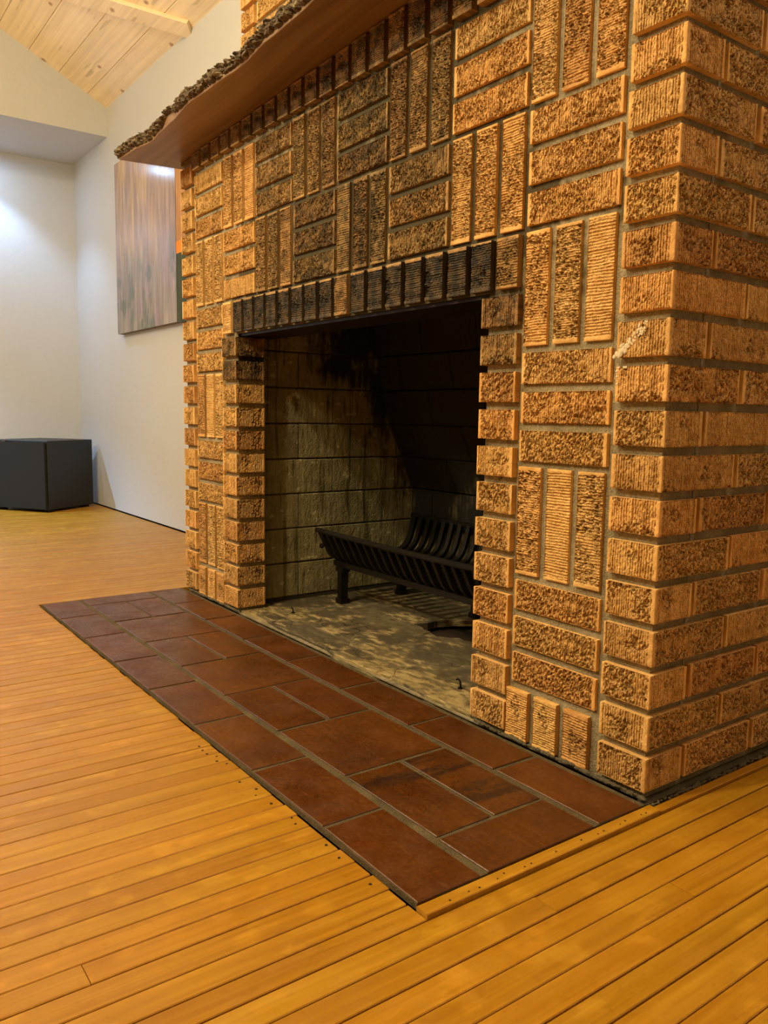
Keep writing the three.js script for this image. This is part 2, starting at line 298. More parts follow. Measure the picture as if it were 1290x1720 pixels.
// ------------------------------------------------------------------ fireplace
const Y0 = 0.0205, C = 0.0677, JT = 0.0136;
const WX = -1.832, LQ = 0.087, XJL = -1.4406, XJR = -0.4074;   // left edge, left quoin width, jamb arrises
const mantelUnder = x => 1.387 + 0.0315 * (x + 1.82);
const fp = thing('fireplace', 'orange brown rough brick fireplace with basket weave brick panels and a soot blackened opening', 'fireplace');
{
  const r = rng(2024);
  let lastTint = 0;
  const mat = lvl => clayMats[lvl][Math.floor(r() * TINTS.length) % TINTS.length];
  const put = (name, g, m, x, y, z, rz = 0, ry = 0) => { const o = mesh(name, g, m, fp); o.position.set(x, y, z); o.rotation.set((r() - .5) * 0.006, ry + (r() - .5) * 0.008, rz + (r() - .5) * 0.008); return o; };
  const sv = () => Math.floor(r() * NS), hv = () => Math.floor(r() * NH);
  const jz = () => (r() - 0.5) * 0.002;
  const rowY = k => Y0 + (k - 0.5) * C - JT / 2;
  // corner quoins and side face
  for (let k = 1; k <= 20; k++) {
    const y = rowY(k), full = k % 2 === 0;
    put('brick', brickGeo('H', [1, 2, 4, 5, 7, 8, 10, 11, 13, 3][Math.floor(r() * 10)], 0.09, HL, { side: 1, len: full ? 0.193 : 0.0955 }), mat(0), -HL / 2, y, jz());
    let z = full ? -0.203 : -0.1055;
    while (z > -0.49) { const L = Math.min(SL, z + 0.505); put('brick', brickGeo(L > 0.14 ? 'S' : 'H', L > 0.14 ? sv() : hv(), 0.09, L), mat(0), -0.001 + jz(), y, z - L / 2, 0, Math.PI / 2); z -= L + 0.0105; if (L < SL - 0.01) break; }
    // left quoin
    put('brick', brickGeo('H', hv(), 0.09, LQ), mat(0), WX + LQ / 2, y, jz());
  }
  { // last left course, cut short under the mantel
    const o = put('brick', brickGeo('H', 5, 0.09, LQ), clayMats[1][4], WX + LQ / 2, 1.3745 - 0.0005 + 0.005, -0.001); o.scale.y = 0.2; }
  // jambs
  const jl = [3, 3, 1, 1];
  for (let k = 1; k <= 12; k++) {
    const y = rowY(k), s = k >= 12 ? 2 : k === 11 ? 1 : 0;
    put('brick', brickGeo('H', hv(), 0.09, HL - 0.002, { side: 1, len: 0.093 }), mat(k >= 11 ? 2 : 0), XJL - HL / 2, y, jz());
    put('brick', brickGeo('H', hv(), 0.09, HL, { side: -1, len: 0.093 }), mat(s), XJR + HL / 2, y, jz());
  }
  // side panels and the panels over the opening
  const PH = 0.2031, PW = 0.2044, px = i => -1.7335 + i * PW, py0 = 0.1195, zp = -0.0055;
  const panel = (x, y, vertical, soot) => {
    for (let n = 0; n < 3; n++) {
      const m = mat(soot(n, vertical));
      if (vertical) put('brick', brickGeo('S', sv(), 0.06, SL), m, x + SH / 2 + n * 0.0685, y + SL / 2 - 0.0012, zp + jz(), r() < 0.5 ? Math.PI / 2 : -Math.PI / 2);
      else put('brick', brickGeo('S', sv(), 0.06, SL), m, x + SL / 2, y + SH / 2 + n * C, zp + jz());
    }
  };
  const none = () => 0;
  for (const [x, v0] of [[px(0), 1], [-0.303, 0]]) for (let p = 0; p < 4; p++) panel(x, py0 + p * PH, (p + v0) % 2 === 1, none);
  const sootRow = [[0, 0, 1, 2, 2, 1, 0, 0], [0, 0, 1, 1, 2, 1, 0, 0]];
  for (let row = 0; row < 2; row++) for (let i = 0; i < 8; i++) {
    const base = sootRow[row][i];
    panel(px(i), 0.9322 + row * PH, (i + row) % 2 === 0, () => base);
  }
  // bottom rowlocks under the side panels
  for (const x of [px(0) - 0.001, -0.3125]) for (let n = 0; n < 3; n++) put('brick', brickGeo('H', 1 + Math.floor(r() * 2), 0.07, 0.092), mat(0), x + SH / 2 + n * 0.0695, 0.0115 + 0.047, -0.003 + jz(), Math.PI / 2);
  // sooted lintel: eighteen bricks on edge
  const LX0 = -1.5325, LP = 0.06797, lv = [0, 3, 3, 3, 3, 3, 3, 3, 3, 2, 3, 3, 3, 3, 3, 3, 3, 1];
  for (let n = 0; n < 18; n++) put('brick', brickGeo('H', [1, 2, 4, 5, 7, 8, 10, 11][Math.floor(r() * 8)], 0.093, 0.0887), clayMats[lv[n]][[0, 1, 2, 4][n % 4]], LX0 + (n + 0.5) * LP - 0.001, 0.8766, 0.001 + jz(), -Math.PI / 2);
  // course on edge below the mantel, standing proud; clay darkened as the mantel's shade
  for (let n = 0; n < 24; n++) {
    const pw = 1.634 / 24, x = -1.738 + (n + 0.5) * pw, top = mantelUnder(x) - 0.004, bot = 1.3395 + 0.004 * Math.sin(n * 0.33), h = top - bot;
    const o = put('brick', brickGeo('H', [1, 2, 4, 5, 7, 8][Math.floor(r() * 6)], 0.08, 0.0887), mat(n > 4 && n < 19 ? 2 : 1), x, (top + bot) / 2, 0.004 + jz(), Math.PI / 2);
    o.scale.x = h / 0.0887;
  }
  { const o = put('brick', brickGeo('H', 3, 0.09, HL, { side: 1, len: 0.193 }), mat(0), -HL / 2, 1.4025, 0); o.scale.y = 1.25; }
  // upper breast, set back above the mantel
  const ZU = -0.21, UY = 1.4925;
  for (let k = 0; k < 9; k++) put('brick', brickGeo('H', hv(), 0.09, 0.09), mat(0), -1.826 + 0.045, UY + 0.027 + k * C, ZU + jz());
  for (let i = 0; i < 4; i++) for (let p = 0; p < 3; p++) for (let n = 0; n < 3; n++) {
    const x = -1.722 + i * PW, y = UY + p * PH, m = mat(0);
    if ((i + p) % 2 === 1) { if (i < 3) put('brick', brickGeo('S', sv(), 0.06, SL), m, x + SL / 2, y + SH / 2 + n * C, ZU + zp); } else if (i < 3) put('brick', brickGeo('S', sv(), 0.06, SL), m, x + SH / 2 + n * 0.0685, y + SL / 2, ZU + zp, Math.PI / 2);
  }
  // the rest of the upper breast, hidden behind the mantel here: the same pattern as one plain field
  { const gs = [], q = rng(515), flat = (kind, L, x, y, rot) => { const P = [], UV = [], I = []; const v = Math.floor(q() * (kind === 'S' ? NS : NH));
      faceGrid(P, null, UV, I, [0, 0, 0], [1, 0, 0], [0, 1, 0], [0, 0, 1], L, SH, kind, v, 2, 2); sideQuads(P, UV, I, -L / 2, L / 2, -SH / 2, SH / 2, -0.03, -0.0006);
      const g = pack(P, UV, I); if (rot) g.rotateZ(Math.PI / 2); g.translate(x, y, ZU + zp); gs.push(g); };
    for (let i = 0; i < 8; i++) for (let p = 0; p < 4; p++) { if (i < 3 && p < 3) continue;
      for (let n = 0; n < 3; n++) { const x = -1.722 + i * PW, y = UY + p * PH; if ((i + p) % 2 === 1) flat('S', SL, x + SL / 2, y + SH / 2 + n * C, false); else flat('S', SL, x + SH / 2 + n * 0.0685, y + SL / 2, true); } }
    for (let k = 0; k < 12; k++) { if (k > 8) flat('H', 0.09, -1.781, UY + 0.027 + k * C, false); flat('H', 0.07, -0.046, UY + 0.027 + k * C, false); }
    mesh('brick_field', mergeGeometries(gs), clayMats[0][1], fp).userData.kind = 'stuff'; }
  // mortar core
  const zc = -0.0125;
  const outline = [[WX + 0.005, 0.0], [-0.0105, 0.0], [-0.0105, mantelUnder(-0.01) - 0.006], [WX + 0.005, mantelUnder(WX) - 0.006]];
  const s = new THREE.Shape(outline.map(p => new THREE.Vector2(...p)));
  s.holes.push(new THREE.Path([[XJL - 0.009, 0.003], [XJL - 0.009, 0.829], [XJR + 0.009, 0.829], [XJR + 0.009, 0.003]].map(p => new THREE.Vector2(...p))));
  const front = new THREE.ExtrudeGeometry(s, { depth: 0.085, bevelEnabled: false }); front.translate(0, 0, zc - 0.085);
  const B = (...a) => box(...a).toNonIndexed();
  const bp = new THREE.Shape([[-0.505, 1.3755], [ZU - 0.0155, 1.3755], [ZU - 0.0155, ceilY(ZU - 0.0155) - 0.004], [-0.505, ceilY(-0.505) - 0.004]].map(p => new THREE.Vector2(...p)));
  const breast = new THREE.ExtrudeGeometry(bp, { depth: 1.80, bevelEnabled: false }); breast.rotateY(-Math.PI / 2); breast.translate(-0.0125, 0, 0); planar(breast);
  const mfTex = tex(1024, 1024, (i, j) => {          // 2 m square, x from -1.9, y from 0
    const x = i / 1024 * 2 - 1.9, y = j / 1024 * 2, n = fbm(i / 26, j / 26, 3, 4), f = noise(i / 1.3, j / 1.3, 8), t = (n - 0.5) * 0.20 + (f - 0.5) * 0.14;
    const rag = fbm(i / 40, j / 55, 66, 5) * 0.7 + fbm(i / 7, j / 9, 67, 3) * 0.3, so = sstep(-0.04, 0.14, rag - 0.5 + 0.34 - 0.62 * Math.abs(y - 1.0) - 0.9 * Math.max(0, Math.abs(x + 0.86) - 0.30)) * 0.8;
    return [mix(0.55 + t, 0.22, so), mix(0.515 + t, 0.195, so), mix(0.42 + t, 0.12, so)]; }, true, false);
  planar(front); { const uv = front.attributes.uv; for (let q = 0; q < uv.count; q++) uv.setXY(q, (uv.getX(q) + 1.9) / 2, uv.getY(q) / 2); }
  mesh('mortar', front, std({ map: mfTex, bumpMap: rep(sandBump, 10, 10), bumpScale: 0.003, roughness: 0.95 }), fp).userData.label = 'front mortar joints, smoke stained above the opening';
  const core = mergeGeometries([
    B(-0.30, 0, -0.85, -0.0105, 1.39, -0.095), B(WX + 0.012, 0, -0.85, -1.545, 1.376, -0.095),
    B(-1.56, 0.9, -0.19, -0.29, 1.376, -0.095), B(-1.56, 0, -0.9, -0.29, 1.39, -0.82), B(-1.56, 1.33, -0.9, -0.29, 1.376, -0.19),
    breast]);
  mesh('mortar', core, mortarMat, fp).userData.label = 'grey brown raked mortar';

  mesh('sooty_mortar', mergeGeometries([box(-1.465, 0.8288, -0.10, -0.372, 0.9195, -0.0135), box(XJL - 0.085, 0.752, -0.094, XJL - 0.0085, 0.829, -0.0150), box(XJR + 0.0085, 0.822, -0.094, XJR + 0.085, 0.829, -0.0148)].map(g => g.toNonIndexed())), std({ color: 0x2a241c, roughness: 0.95, bumpMap: rep(sandBump, 6, 6), bumpScale: 0.003 }), fp).userData = { label: 'soot blackened mortar' };
  // firebox lining of large sooty firebricks
  // one lining texture per wall: worn firebrick with soot that climbed and settled in ragged blotches
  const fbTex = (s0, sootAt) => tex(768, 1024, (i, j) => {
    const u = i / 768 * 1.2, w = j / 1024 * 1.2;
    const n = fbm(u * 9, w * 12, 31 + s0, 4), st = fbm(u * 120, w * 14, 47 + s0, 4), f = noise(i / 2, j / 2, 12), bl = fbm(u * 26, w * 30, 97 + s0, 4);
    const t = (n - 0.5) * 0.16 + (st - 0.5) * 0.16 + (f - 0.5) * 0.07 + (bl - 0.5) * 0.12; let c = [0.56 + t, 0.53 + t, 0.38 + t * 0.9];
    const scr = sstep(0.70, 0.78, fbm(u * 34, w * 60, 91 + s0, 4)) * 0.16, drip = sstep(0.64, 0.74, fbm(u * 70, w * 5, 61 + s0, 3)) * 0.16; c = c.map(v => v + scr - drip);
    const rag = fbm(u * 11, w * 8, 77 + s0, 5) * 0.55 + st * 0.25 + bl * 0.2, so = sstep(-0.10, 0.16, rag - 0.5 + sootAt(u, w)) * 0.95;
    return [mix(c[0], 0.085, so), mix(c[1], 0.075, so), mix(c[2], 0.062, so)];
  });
  const fbBump = tex(512, 512, (i, j) => 0.5 + 0.7 * (fbm(i / 12, j / 30, 7, 4) - 0.5) + 0.3 * (fbm(i / 60, j / 60, 8, 2) - 0.5) + 0.3 * (noise(i / 3, j / 3, 4) - 0.5), false);
  const lining = (s0, f) => std({ map: rep(fbTex(s0, f), 1 / 1.2, 1 / 1.2), bumpMap: rep(fbBump, 2, 2), bumpScale: 0.0035, roughness: 0.85 });
  // u runs from the opening to the back on the sides, along the width at the back; w is height
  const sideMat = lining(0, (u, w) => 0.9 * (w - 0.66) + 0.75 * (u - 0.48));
  const backMat = lining(5, (u, w) => 0.30 + 1.2 * (w - 0.42));
  const FXL = -1.488, FXR = -0.360, CH = 0.1098, FY = 0.0217, g0 = 0.0038;
  const blockGeo = (L, h, t, o) => { const g = slabXZ([[-L / 2, 0], [L / 2, 0], [L / 2, t], [-L / 2, t]], -h / 2, h / 2, 0.0025, o, o * 0.7); return g; };
  const wallUV = (g, f) => { const p = g.attributes.position, uv = g.attributes.uv; for (let i = 0; i < p.count; i++) { const [a, b] = f([p.getX(i), p.getY(i), p.getZ(i)]); uv.setXY(i, a, b); } return g; };
  for (const [X, sgn] of [[FXL, -1], [FXR, 1]]) for (let k = 0; k < 10; k++) {
    const cuts = (k % 2 === 1) ? [-0.10, -0.3625, -0.6177, -0.735] : [-0.10, -0.236, -0.4895, -0.735];
    for (let q = 0; q < 3; q++) {
      const za = cuts[q], zb = cuts[q + 1], L = za - zb - g0, y = FY + (k + 0.5) * CH;
      const g = wallUV(blockGeo(L, CH - g0, 0.05, 0), p => sgn < 0 ? [-(za + zb) / 2 - p[0], y + p[1]] : [-(za + zb) / 2 + p[0], y + p[1]]); const o = mesh('firebrick', g, sideMat, fp);
      o.position.set(X + (r() - 0.5) * 0.0016, y, (za + zb) / 2); o.rotation.y = sgn < 0 ? -Math.PI / 2 : Math.PI / 2;
    }
  }
  // back lining, leaning forward above the third course
  const prof = [[0.0217, -0.690], [0.351, -0.690], [0.404, -0.675], [0.461, -0.640], [0.52, -0.603], [0.60, -0.574], [0.70, -0.553], [0.85, -0.52]];
  const zAt = y => { for (let i = 0; i < prof.length - 1; i++) if (y <= prof[i + 1][0]) return mix(prof[i][1], prof[i + 1][1], (y - prof[i][0]) / (prof[i + 1][0] - prof[i][0])); return -0.52; };
  for (let k = 0; k < 8; k++) {
    const ya = FY + k * CH, yb = ya + CH, za = zAt(ya), zb = zAt(yb), hh = Math.hypot(yb - ya, zb - za), cut = k % 2 ? [-1.488, -1.25, -1.0, -0.75, -0.5, -0.36] : [-1.488, -1.375, -1.125, -0.875, -0.625, -0.36];
    for (let q = 0; q < 5; q++) { const L = cut[q + 1] - cut[q] - g0, xm = (cut[q] + cut[q + 1]) / 2; const o = mesh('firebrick', wallUV(blockGeo(L, hh - g0, 0.05, 0), p => [xm - p[0] + 1.5, (ya + yb) / 2 + p[1]]), backMat, fp);
      o.position.set((cut[q] + cut[q + 1]) / 2, (ya + yb) / 2, (za + zb) / 2); o.rotation.order = 'YXZ'; o.rotation.set(-Math.atan2(zb - za, yb - ya), Math.PI, 0); }
  }
  const jointMat = std({ color: 0x3d3626, roughness: 1, bumpMap: rep(sandBump, 6, 6), bumpScale: 0.003 });
  mesh('firebox_joint', box(FXL - 0.05, 0, -0.75, FXL - 0.0025, 1.15, -0.101), jointMat, fp); mesh('firebox_joint', box(FXR + 0.0025, 0, -0.75, FXR + 0.05, 1.15, -0.101), jointMat, fp);
  // concrete firebox floor with a jagged ash pit
  const pit = [[-1.046, -0.366], [-1.035, -0.358], [-1.0, -0.357], [-0.978, -0.346], [-0.955, -0.347], [-0.93, -0.335], [-0.905, -0.331], [-0.89, -0.345], [-0.874, -0.352], [-0.86, -0.372], [-0.83, -0.366], [-0.80, -0.38], [-0.74, -0.37], [-0.72, -0.50], [-0.80, -0.525], [-0.9, -0.52], [-0.99, -0.533], [-1.02, -0.49], [-1.037, -0.44], [-1.03, -0.40]];
  const cMap = tex(1024, 1024, (i, j) => {
    const u = i / 1024, w = j / 1024, n = fbm(u * 9, w * 12, 5, 5), m = fbm(u * 40, w * 60, 6, 4), f = noise(i / 2, j / 2, 3);
    const ash = sstep(0.46, 0.64, fbm(u * 9 + 2, w * 17, 17, 5) * 0.6 + m * 0.4 + 0.22 * sstep(0.36, 0.46, u) * sstep(0.90, 0.70, u) * sstep(0.20, 0.06, w) - 0.03); const so = sstep(0.46, 0.66, fbm(u * 7, w * 20 + 4, 27, 4) * 0.55 + fbm(u * 45, w * 110, 28, 4) * 0.45);
    const cr = Math.abs(fbm(u * 9, w * 9, 37, 3) - 0.5) < 0.006 ? 0.18 : 0;
    const t = (n - 0.5) * 0.16 + (m - 0.5) * 0.22 + (f - 0.5) * 0.08 - cr; let c = [0.37 + t, 0.335 + t, 0.25 + t];
    c = [mix(c[0], 0.80 + t, ash * 0.6), mix(c[1], 0.71 + t, ash * 0.6), mix(c[2], 0.48 + t, ash * 0.6)];
    return [mix(c[0], 0.24, so * 0.6), mix(c[1], 0.215, so * 0.6), mix(c[2], 0.16, so * 0.6)];
  });
  const cMat = std({ map: rep(cMap, 0.9, 0.9), bumpMap: rep(cMap, 0.9, 0.9), bumpScale: 0.006, roughness: 0.9 });
  const fr = []; for (let n = 0; n <= 40; n++) { const x = -1.455 + n * (1.063 / 40); fr.push([x, -0.018 + (fbm(n * 0.35, 2, 9, 3) - 0.5) * 0.03]); }
  mesh('firebox_floor', slabXZ([[-1.50, -0.72], [-1.50, -0.03], ...fr, [-0.36, -0.03], [-0.36, -0.72]], -0.012, 0.0105, 0.0015, 0, 0, pit), cMat, fp).userData.label = 'pale sooty concrete firebox floor with a jagged ash pit';
  const pb = []; for (let n = 0; n < 7; n++) { const g = new THREE.CylinderGeometry(0.022, 0.024, 0.085, 14); g.translate(-1.0 + n * 0.05, -0.062, -0.505 + (n % 2) * 0.014); pb.push(g); }
  const sootMat = std({ color: 0x1b1712, roughness: 0.9, bumpMap: sandBump, bumpScale: 0.002 });
  mesh('ash_pit', mergeGeometries([box(-1.09, -0.118, -0.58, -0.66, -0.11, -0.29), box(-1.09, -0.118, -0.58, -1.075, -0.012, -0.29), box(-1.09, -0.118, -0.58, -0.66, -0.012, -0.56), box(-1.09, -0.118, -0.31, -0.66, -0.012, -0.29), box(-0.675, -0.118, -0.58, -0.66, -0.012, -0.29), ...pb]), sootMat, fp);
  const steel = std({ color: 0x241a15, roughness: 0.55, metalness: 0.6 });
  mesh('lintel_angle', mergeGeometries([box(XJL - 0.09, 0.8215, -0.135, XJR + 0.09, 0.8285, -0.018), box(XJL - 0.02, 0.8285, -0.135, XJR + 0.02, 0.90, -0.128)]), steel, fp).userData.label = 'dark steel lintel angle';
  // rough mortar bead where the brick meets the floor
  const bead = []; const rb = rng(71);
  for (let z = -0.49; z < 0.0; z += 0.006) { const rad = 0.0015 + rb() * rb() * 0.004; const g = new THREE.IcosahedronGeometry(rad, 0); g.rotateX(rb() * 3); g.rotateY(rb() * 3); g.scale(1.2, 0.9, 1.4); g.translate(0.008 + rb() * 0.006, 0.0045 + rb() * 0.002, z + rb() * 0.004); bead.push(g); }
  for (let x = -1.82; x < -0.0; x += 0.011) { if (x > -1.45 && x < -0.40) continue; const g = new THREE.IcosahedronGeometry(0.0025 + rb() * 0.003, 0); g.rotateX(rb() * 3); g.rotateY(rb() * 3); g.scale(1.8, 0.9, 1.1); g.translate(x, 0.0105 + rb() * 0.003, -0.003 + rb() * 0.003); bead.push(g); }
  const bd = mesh('mortar_crumb', mergeGeometries(bead), mortarMat, fp); bd.userData.kind = 'stuff';
  mesh('mortar_bed', mergeGeometries([box(-0.0125, -0.0175, -0.5, 0.006, 0.0055, -0.001)]), std({ map: rep(mortarMap, 4, 4), color: 0x8a8478, bumpMap: rep(sandBump, 6, 6), bumpScale: 0.004 }), fp);
  // dab of dried white plaster smeared on a corner brick
  const dab = []; const rd = rng(19); for (let n = 0; n < 70; n++) { const t = rd(), x = -0.094 + t * 0.052 + (rd() - .5) * 0.012, y = rowY(11) - 0.024 + t * 0.046 + (rd() - .5) * 0.010; const g = new THREE.IcosahedronGeometry(0.0012 + rd() * 0.002 * (1.2 - t), 0); g.scale(1.3, 1.6, 0.5); g.rotateZ(rd() * 3); g.translate(x, y, 0.0002); dab.push(g); }
  for (let n = 0; n < 16; n++) { const g = new THREE.IcosahedronGeometry(0.001 + rd() * 0.0013, 0); g.scale(1.5, 1, 0.5); g.translate(-0.093 + rd() * (n < 9 ? 0.002 : 0.02), rowY(10) + (n < 9 ? -0.02 + rd() * 0.046 : 0.0255), 0.0002); dab.push(g); }
  const dm = mesh('plaster_smear', mergeGeometries(dab), std({ color: 0xd8cdb4, roughness: 0.9 }), fp); dm.userData = { kind: 'stuff', label: 'dried white plaster smear' };
}

// ------------------------------------------------------------------ mantel shelf
{
  const m = thing('mantel_shelf', 'thick live edge wooden mantel shelf with rough bark along its front, over the brick fireplace', 'shelf');
  const key = [[-1.915, .178], [-1.818, .171], [-1.697, .152], [-1.60, .157], [-1.5345, .160], [-1.377, .171], [-1.242, .164], [-1.10, .155], [-.96, .1635], [-.83, .163], [-.69, .171], [-.5, .165], [-.3, .16], [-.1, .168], [.09, .163]];
  const zF = x => { for (let i = 0; i < key.length - 1; i++) if (x <= key[i + 1][0]) { const t = clamp((x - key[i][0]) / (key[i + 1][0] - key[i][0])); return mix(key[i][1], key[i + 1][1], t * t * (3 - 2 * t)) + (fbm(x * 30, 1, 3, 3) - 0.5) * 0.003; } return 0.163; };
  const TH = 0.036, x0 = -1.915, x1 = 0.09, n = 110, pts = [];
  for (let i = 0; i <= n; i++) { const x = mix(x0, x1, i / n); pts.push([x, zF(x) - 0.010]); }
  const g = slabXZ([[x1, -0.222], [x0 + 0.05, -0.222], ...pts], 0, TH, 0.0012);
  const p = g.attributes.position; for (let i = 0; i < p.count; i++) p.setY(i, p.getY(i) + mantelUnder(p.getX(i))); g.computeVertexNormals();
  const wood = tex(1024, 512, (i, j) => { const u = i / 1024, w = j / 512; const wob = fbm(u * 3, w * 3, 5, 3) * 0.5; const gr = fbm(u * 3.2, (w + wob * 0.18) * 42, 15, 4), fi = fbm(u * 12, w * 260, 25, 2); const kn = 1 - sstep(0.012, 0.03, Math.hypot((u - 0.16) * 0.6, w - 0.72)); const t = (gr - 0.5) * 0.20 + (fi - 0.5) * 0.07; return [0.53 + t - kn * 0.25, 0.41 + t - kn * 0.2, 0.30 + t * 0.8 - kn * 0.12]; });
  mesh('slab', g, std({ map: rep(wood, 0.5, 1.4), roughness: 0.38, bumpMap: rep(wood, 0.5, 1.4), bumpScale: 0.0008 }), m);
  // bark: broken grid wrapped round the front edge and the left corner
  const NU = 900, NV = 18, P = [], I = [], UV = [], chip = x => Math.exp(-Math.pow((x + 1.535) / 0.045, 4));
  for (let b = 0; b <= NV; b++) for (let a = 0; a <= NU; a++) {
    const s = mix(-0.045, x1 - x0, a / NU), x = s < 0 ? x0 - 0.004 : x0 + s, back = s < 0 ? -s : 0, v = b / NV;
    const lift = 0.004 + 0.020 * chip(x) + 0.006 * (fbm(s * 14, 7, 2, 3) - 0.4);
    const yb = mix(lift, TH + 0.002 + 0.012 * (fbm(s * 30, 3, 9, 4) - 0.5), v);
    const plate = fbm(s * 38, v * 2.2, 21, 3), cr = fbm(s * 120, v * 7, 31, 4), ridg = 1 - Math.abs(2 * fbm(s * 60, v * 3.5, 41, 3) - 1);
    let d = 0.005 + 0.008 * Math.sin(Math.PI * clamp(v * 0.85 + 0.12)) + 0.012 * (plate - 0.5) + 0.012 * (cr - 0.5) - 0.011 * sstep(0.72, 0.95, ridg);
    if (b === 0 || b === NV) d = -0.006;
    const zf = zF(Math.max(x, x0)) - 0.010 - back;
    P.push(s < 0 ? x - d * 0.8 : x, mantelUnder(x) + yb, s < 0 ? zf + 0.004 : zf + d); UV.push(s, v * 0.06);
  }
  for (let b = 0; b < NV; b++) for (let a = 0; a < NU; a++) { const k = b * (NU + 1) + a; I.push(k, k + 1, k + NU + 2, k, k + NU + 2, k + NU + 1); }
  const bk = tex(1024, 256, (i, j) => { const n1 = fbm(i / 24, j / 16, 3, 4), n2 = fbm(i / 5, j / 4, 13, 3), li = sstep(0.58, 0.72, fbm(i / 30, j / 26, 23, 4)); const t = (n1 - 0.5) * 0.30 + (n2 - 0.5) * 0.32; return [mix(0.34 + t, 0.62 + t, li * 0.7), mix(0.28 + t, 0.57 + t, li * 0.7), mix(0.20 + t, 0.46 + t, li * 0.7)]; });
  mesh('bark', pack(P, UV, I), new THREE.MeshStandardMaterial({ map: rep(bk, 2.2, 10), bumpMap: rep(bk, 2.2, 10), bumpScale: 0.004, roughness: 0.75, side: THREE.DoubleSide }), m).userData.label = 'rough grey brown bark edge';
}

// ------------------------------------------------------------------ hearth of clay tiles
{
  const h = thing('hearth', 'low hearth of reddish brown quarry tiles in grey grout, before the fireplace', 'hearth');
  const tmap = (s, streak) => tex(512, 512, (i, j) => {
    const n = fbm(i / 90, j / 90, 5 + s, 4), f = fbm(i / 6, j / 6, 15 + s, 3), sp = noise(i / 2, j / 2, 25 + s), st = fbm(i / 120, j / 5, 35 + s, 3);
    const t = (n - 0.5) * 0.16 + (f - 0.5) * 0.09 + (st - 0.5) * 0.05; let c = [0.33 + t * 0.8, 0.185 + t * 0.6, 0.05 + t * 0.3];
    if (streak) { const k = sstep(0.50, 0.66, fbm(i / 34, j / 220, 45 + s, 4) * 0.8 + f * 0.2) * 0.75; c = [mix(c[0], 0.16, k), mix(c[1], 0.10, k), mix(c[2], 0.07, k)]; }
    const ch = sp > 0.985 ? 0.18 : 0; const sc = sstep(0.80, 0.86, fbm(i / 50, j / 3, 55 + s, 3)) * 0.08; return [c[0] + ch + sc, c[1] + ch + sc, c[2] + ch * 0.8 + sc];
  });
  const maps = [tmap(0), tmap(3), tmap(6)], stain = tmap(9, true);
  const trough = tex(512, 512, (i, j) => 0.40 + 0.35 * (fbm(i / 40, j / 40, 65, 4) - 0.5) + 0.2 * (noise(i / 3, j / 3, 66) - 0.5), false);
  const mats = []; for (const t of [[1, 1, 1], [0.93, 0.9, 0.88], [1, .93, .86]]) for (const mp of maps) mats.push(std({ map: rep(mp, 2, 2), roughnessMap: rep(trough, 2, 2), roughness: 1, bumpMap: rep(trough, 2, 2), bumpScale: 0.0008, color: new THREE.Color().setRGB(...t) }));
  const stMat = std({ map: rep(stain, 2, 2), roughnessMap: rep(trough, 2, 2), roughness: 1, bumpMap: rep(trough, 2, 2), bumpScale: 0.0008 });
  const r = rng(404);
  const G = 0.0042;
  const tile = (x0, z0, x1, z1, stained, gl = G, gr = G) => {
    const j = () => (r() - 0.5) * 0.0022;
    const g = slabXZ([[x0 + gl + j(), z0 + G + j()], [x1 - gr + j(), z0 + G + j()], [x1 - gr + j(), z1 - G + j()], [x0 + gl + j(), z1 - G + j()]], 0.0005, 0.0098 + r() * 0.0007, 0.0011, r() * 3, r() * 3);
    mesh('tile', g, stained ? stMat : mats[Math.floor(r() * mats.length)], h);
  };
  const A = [-1.848, -1.634, -1.396, -1.150, -0.918, -0.678, -0.437, -0.211, 0.012];
  for (let i = 0; i < 8; i++) tile(A[i], 0.349, A[i + 1], 0.4625);
  const Bx = [-1.85, -1.749, -1.518, -1.273, -1.034, -0.797, -0.563, -0.333, -0.095, 0.012];
  const zb0 = 0.126, zb1 = 0.344;
  tile(Bx[0], zb0, Bx[1], zb1);
  for (let i = 1; i < 8; i++) { if (i % 2 === 1) { tile(Bx[i], zb0, Bx[i + 1], 0.230, i === 7, G, G); tile(Bx[i], 0.230, Bx[i + 1], zb1, i === 7, G, G); } else tile(Bx[i], zb0, Bx[i + 1], zb1); }
  tile(Bx[8], zb0, Bx[9], zb1);
  const Cx = [-1.852, -1.638, -1.405, -1.162, -0.934, -0.696, -0.448, -0.213, 0.012];
  for (let i = 0; i < 8; i++) tile(Cx[i], 0.016, Cx[i + 1], 0.121);
  mesh('grout', box(-1.850, -0.0005, 0.0075, 0.0082, 0.0080, 0.4595), std({ map: rep(mortarMap, 5, 5), color: 0x9c937d, bumpMap: rep(sandBump, 7, 7), bumpScale: 0.003, roughness: 0.95 }), h).userData.label = 'grey sandy grout';
}

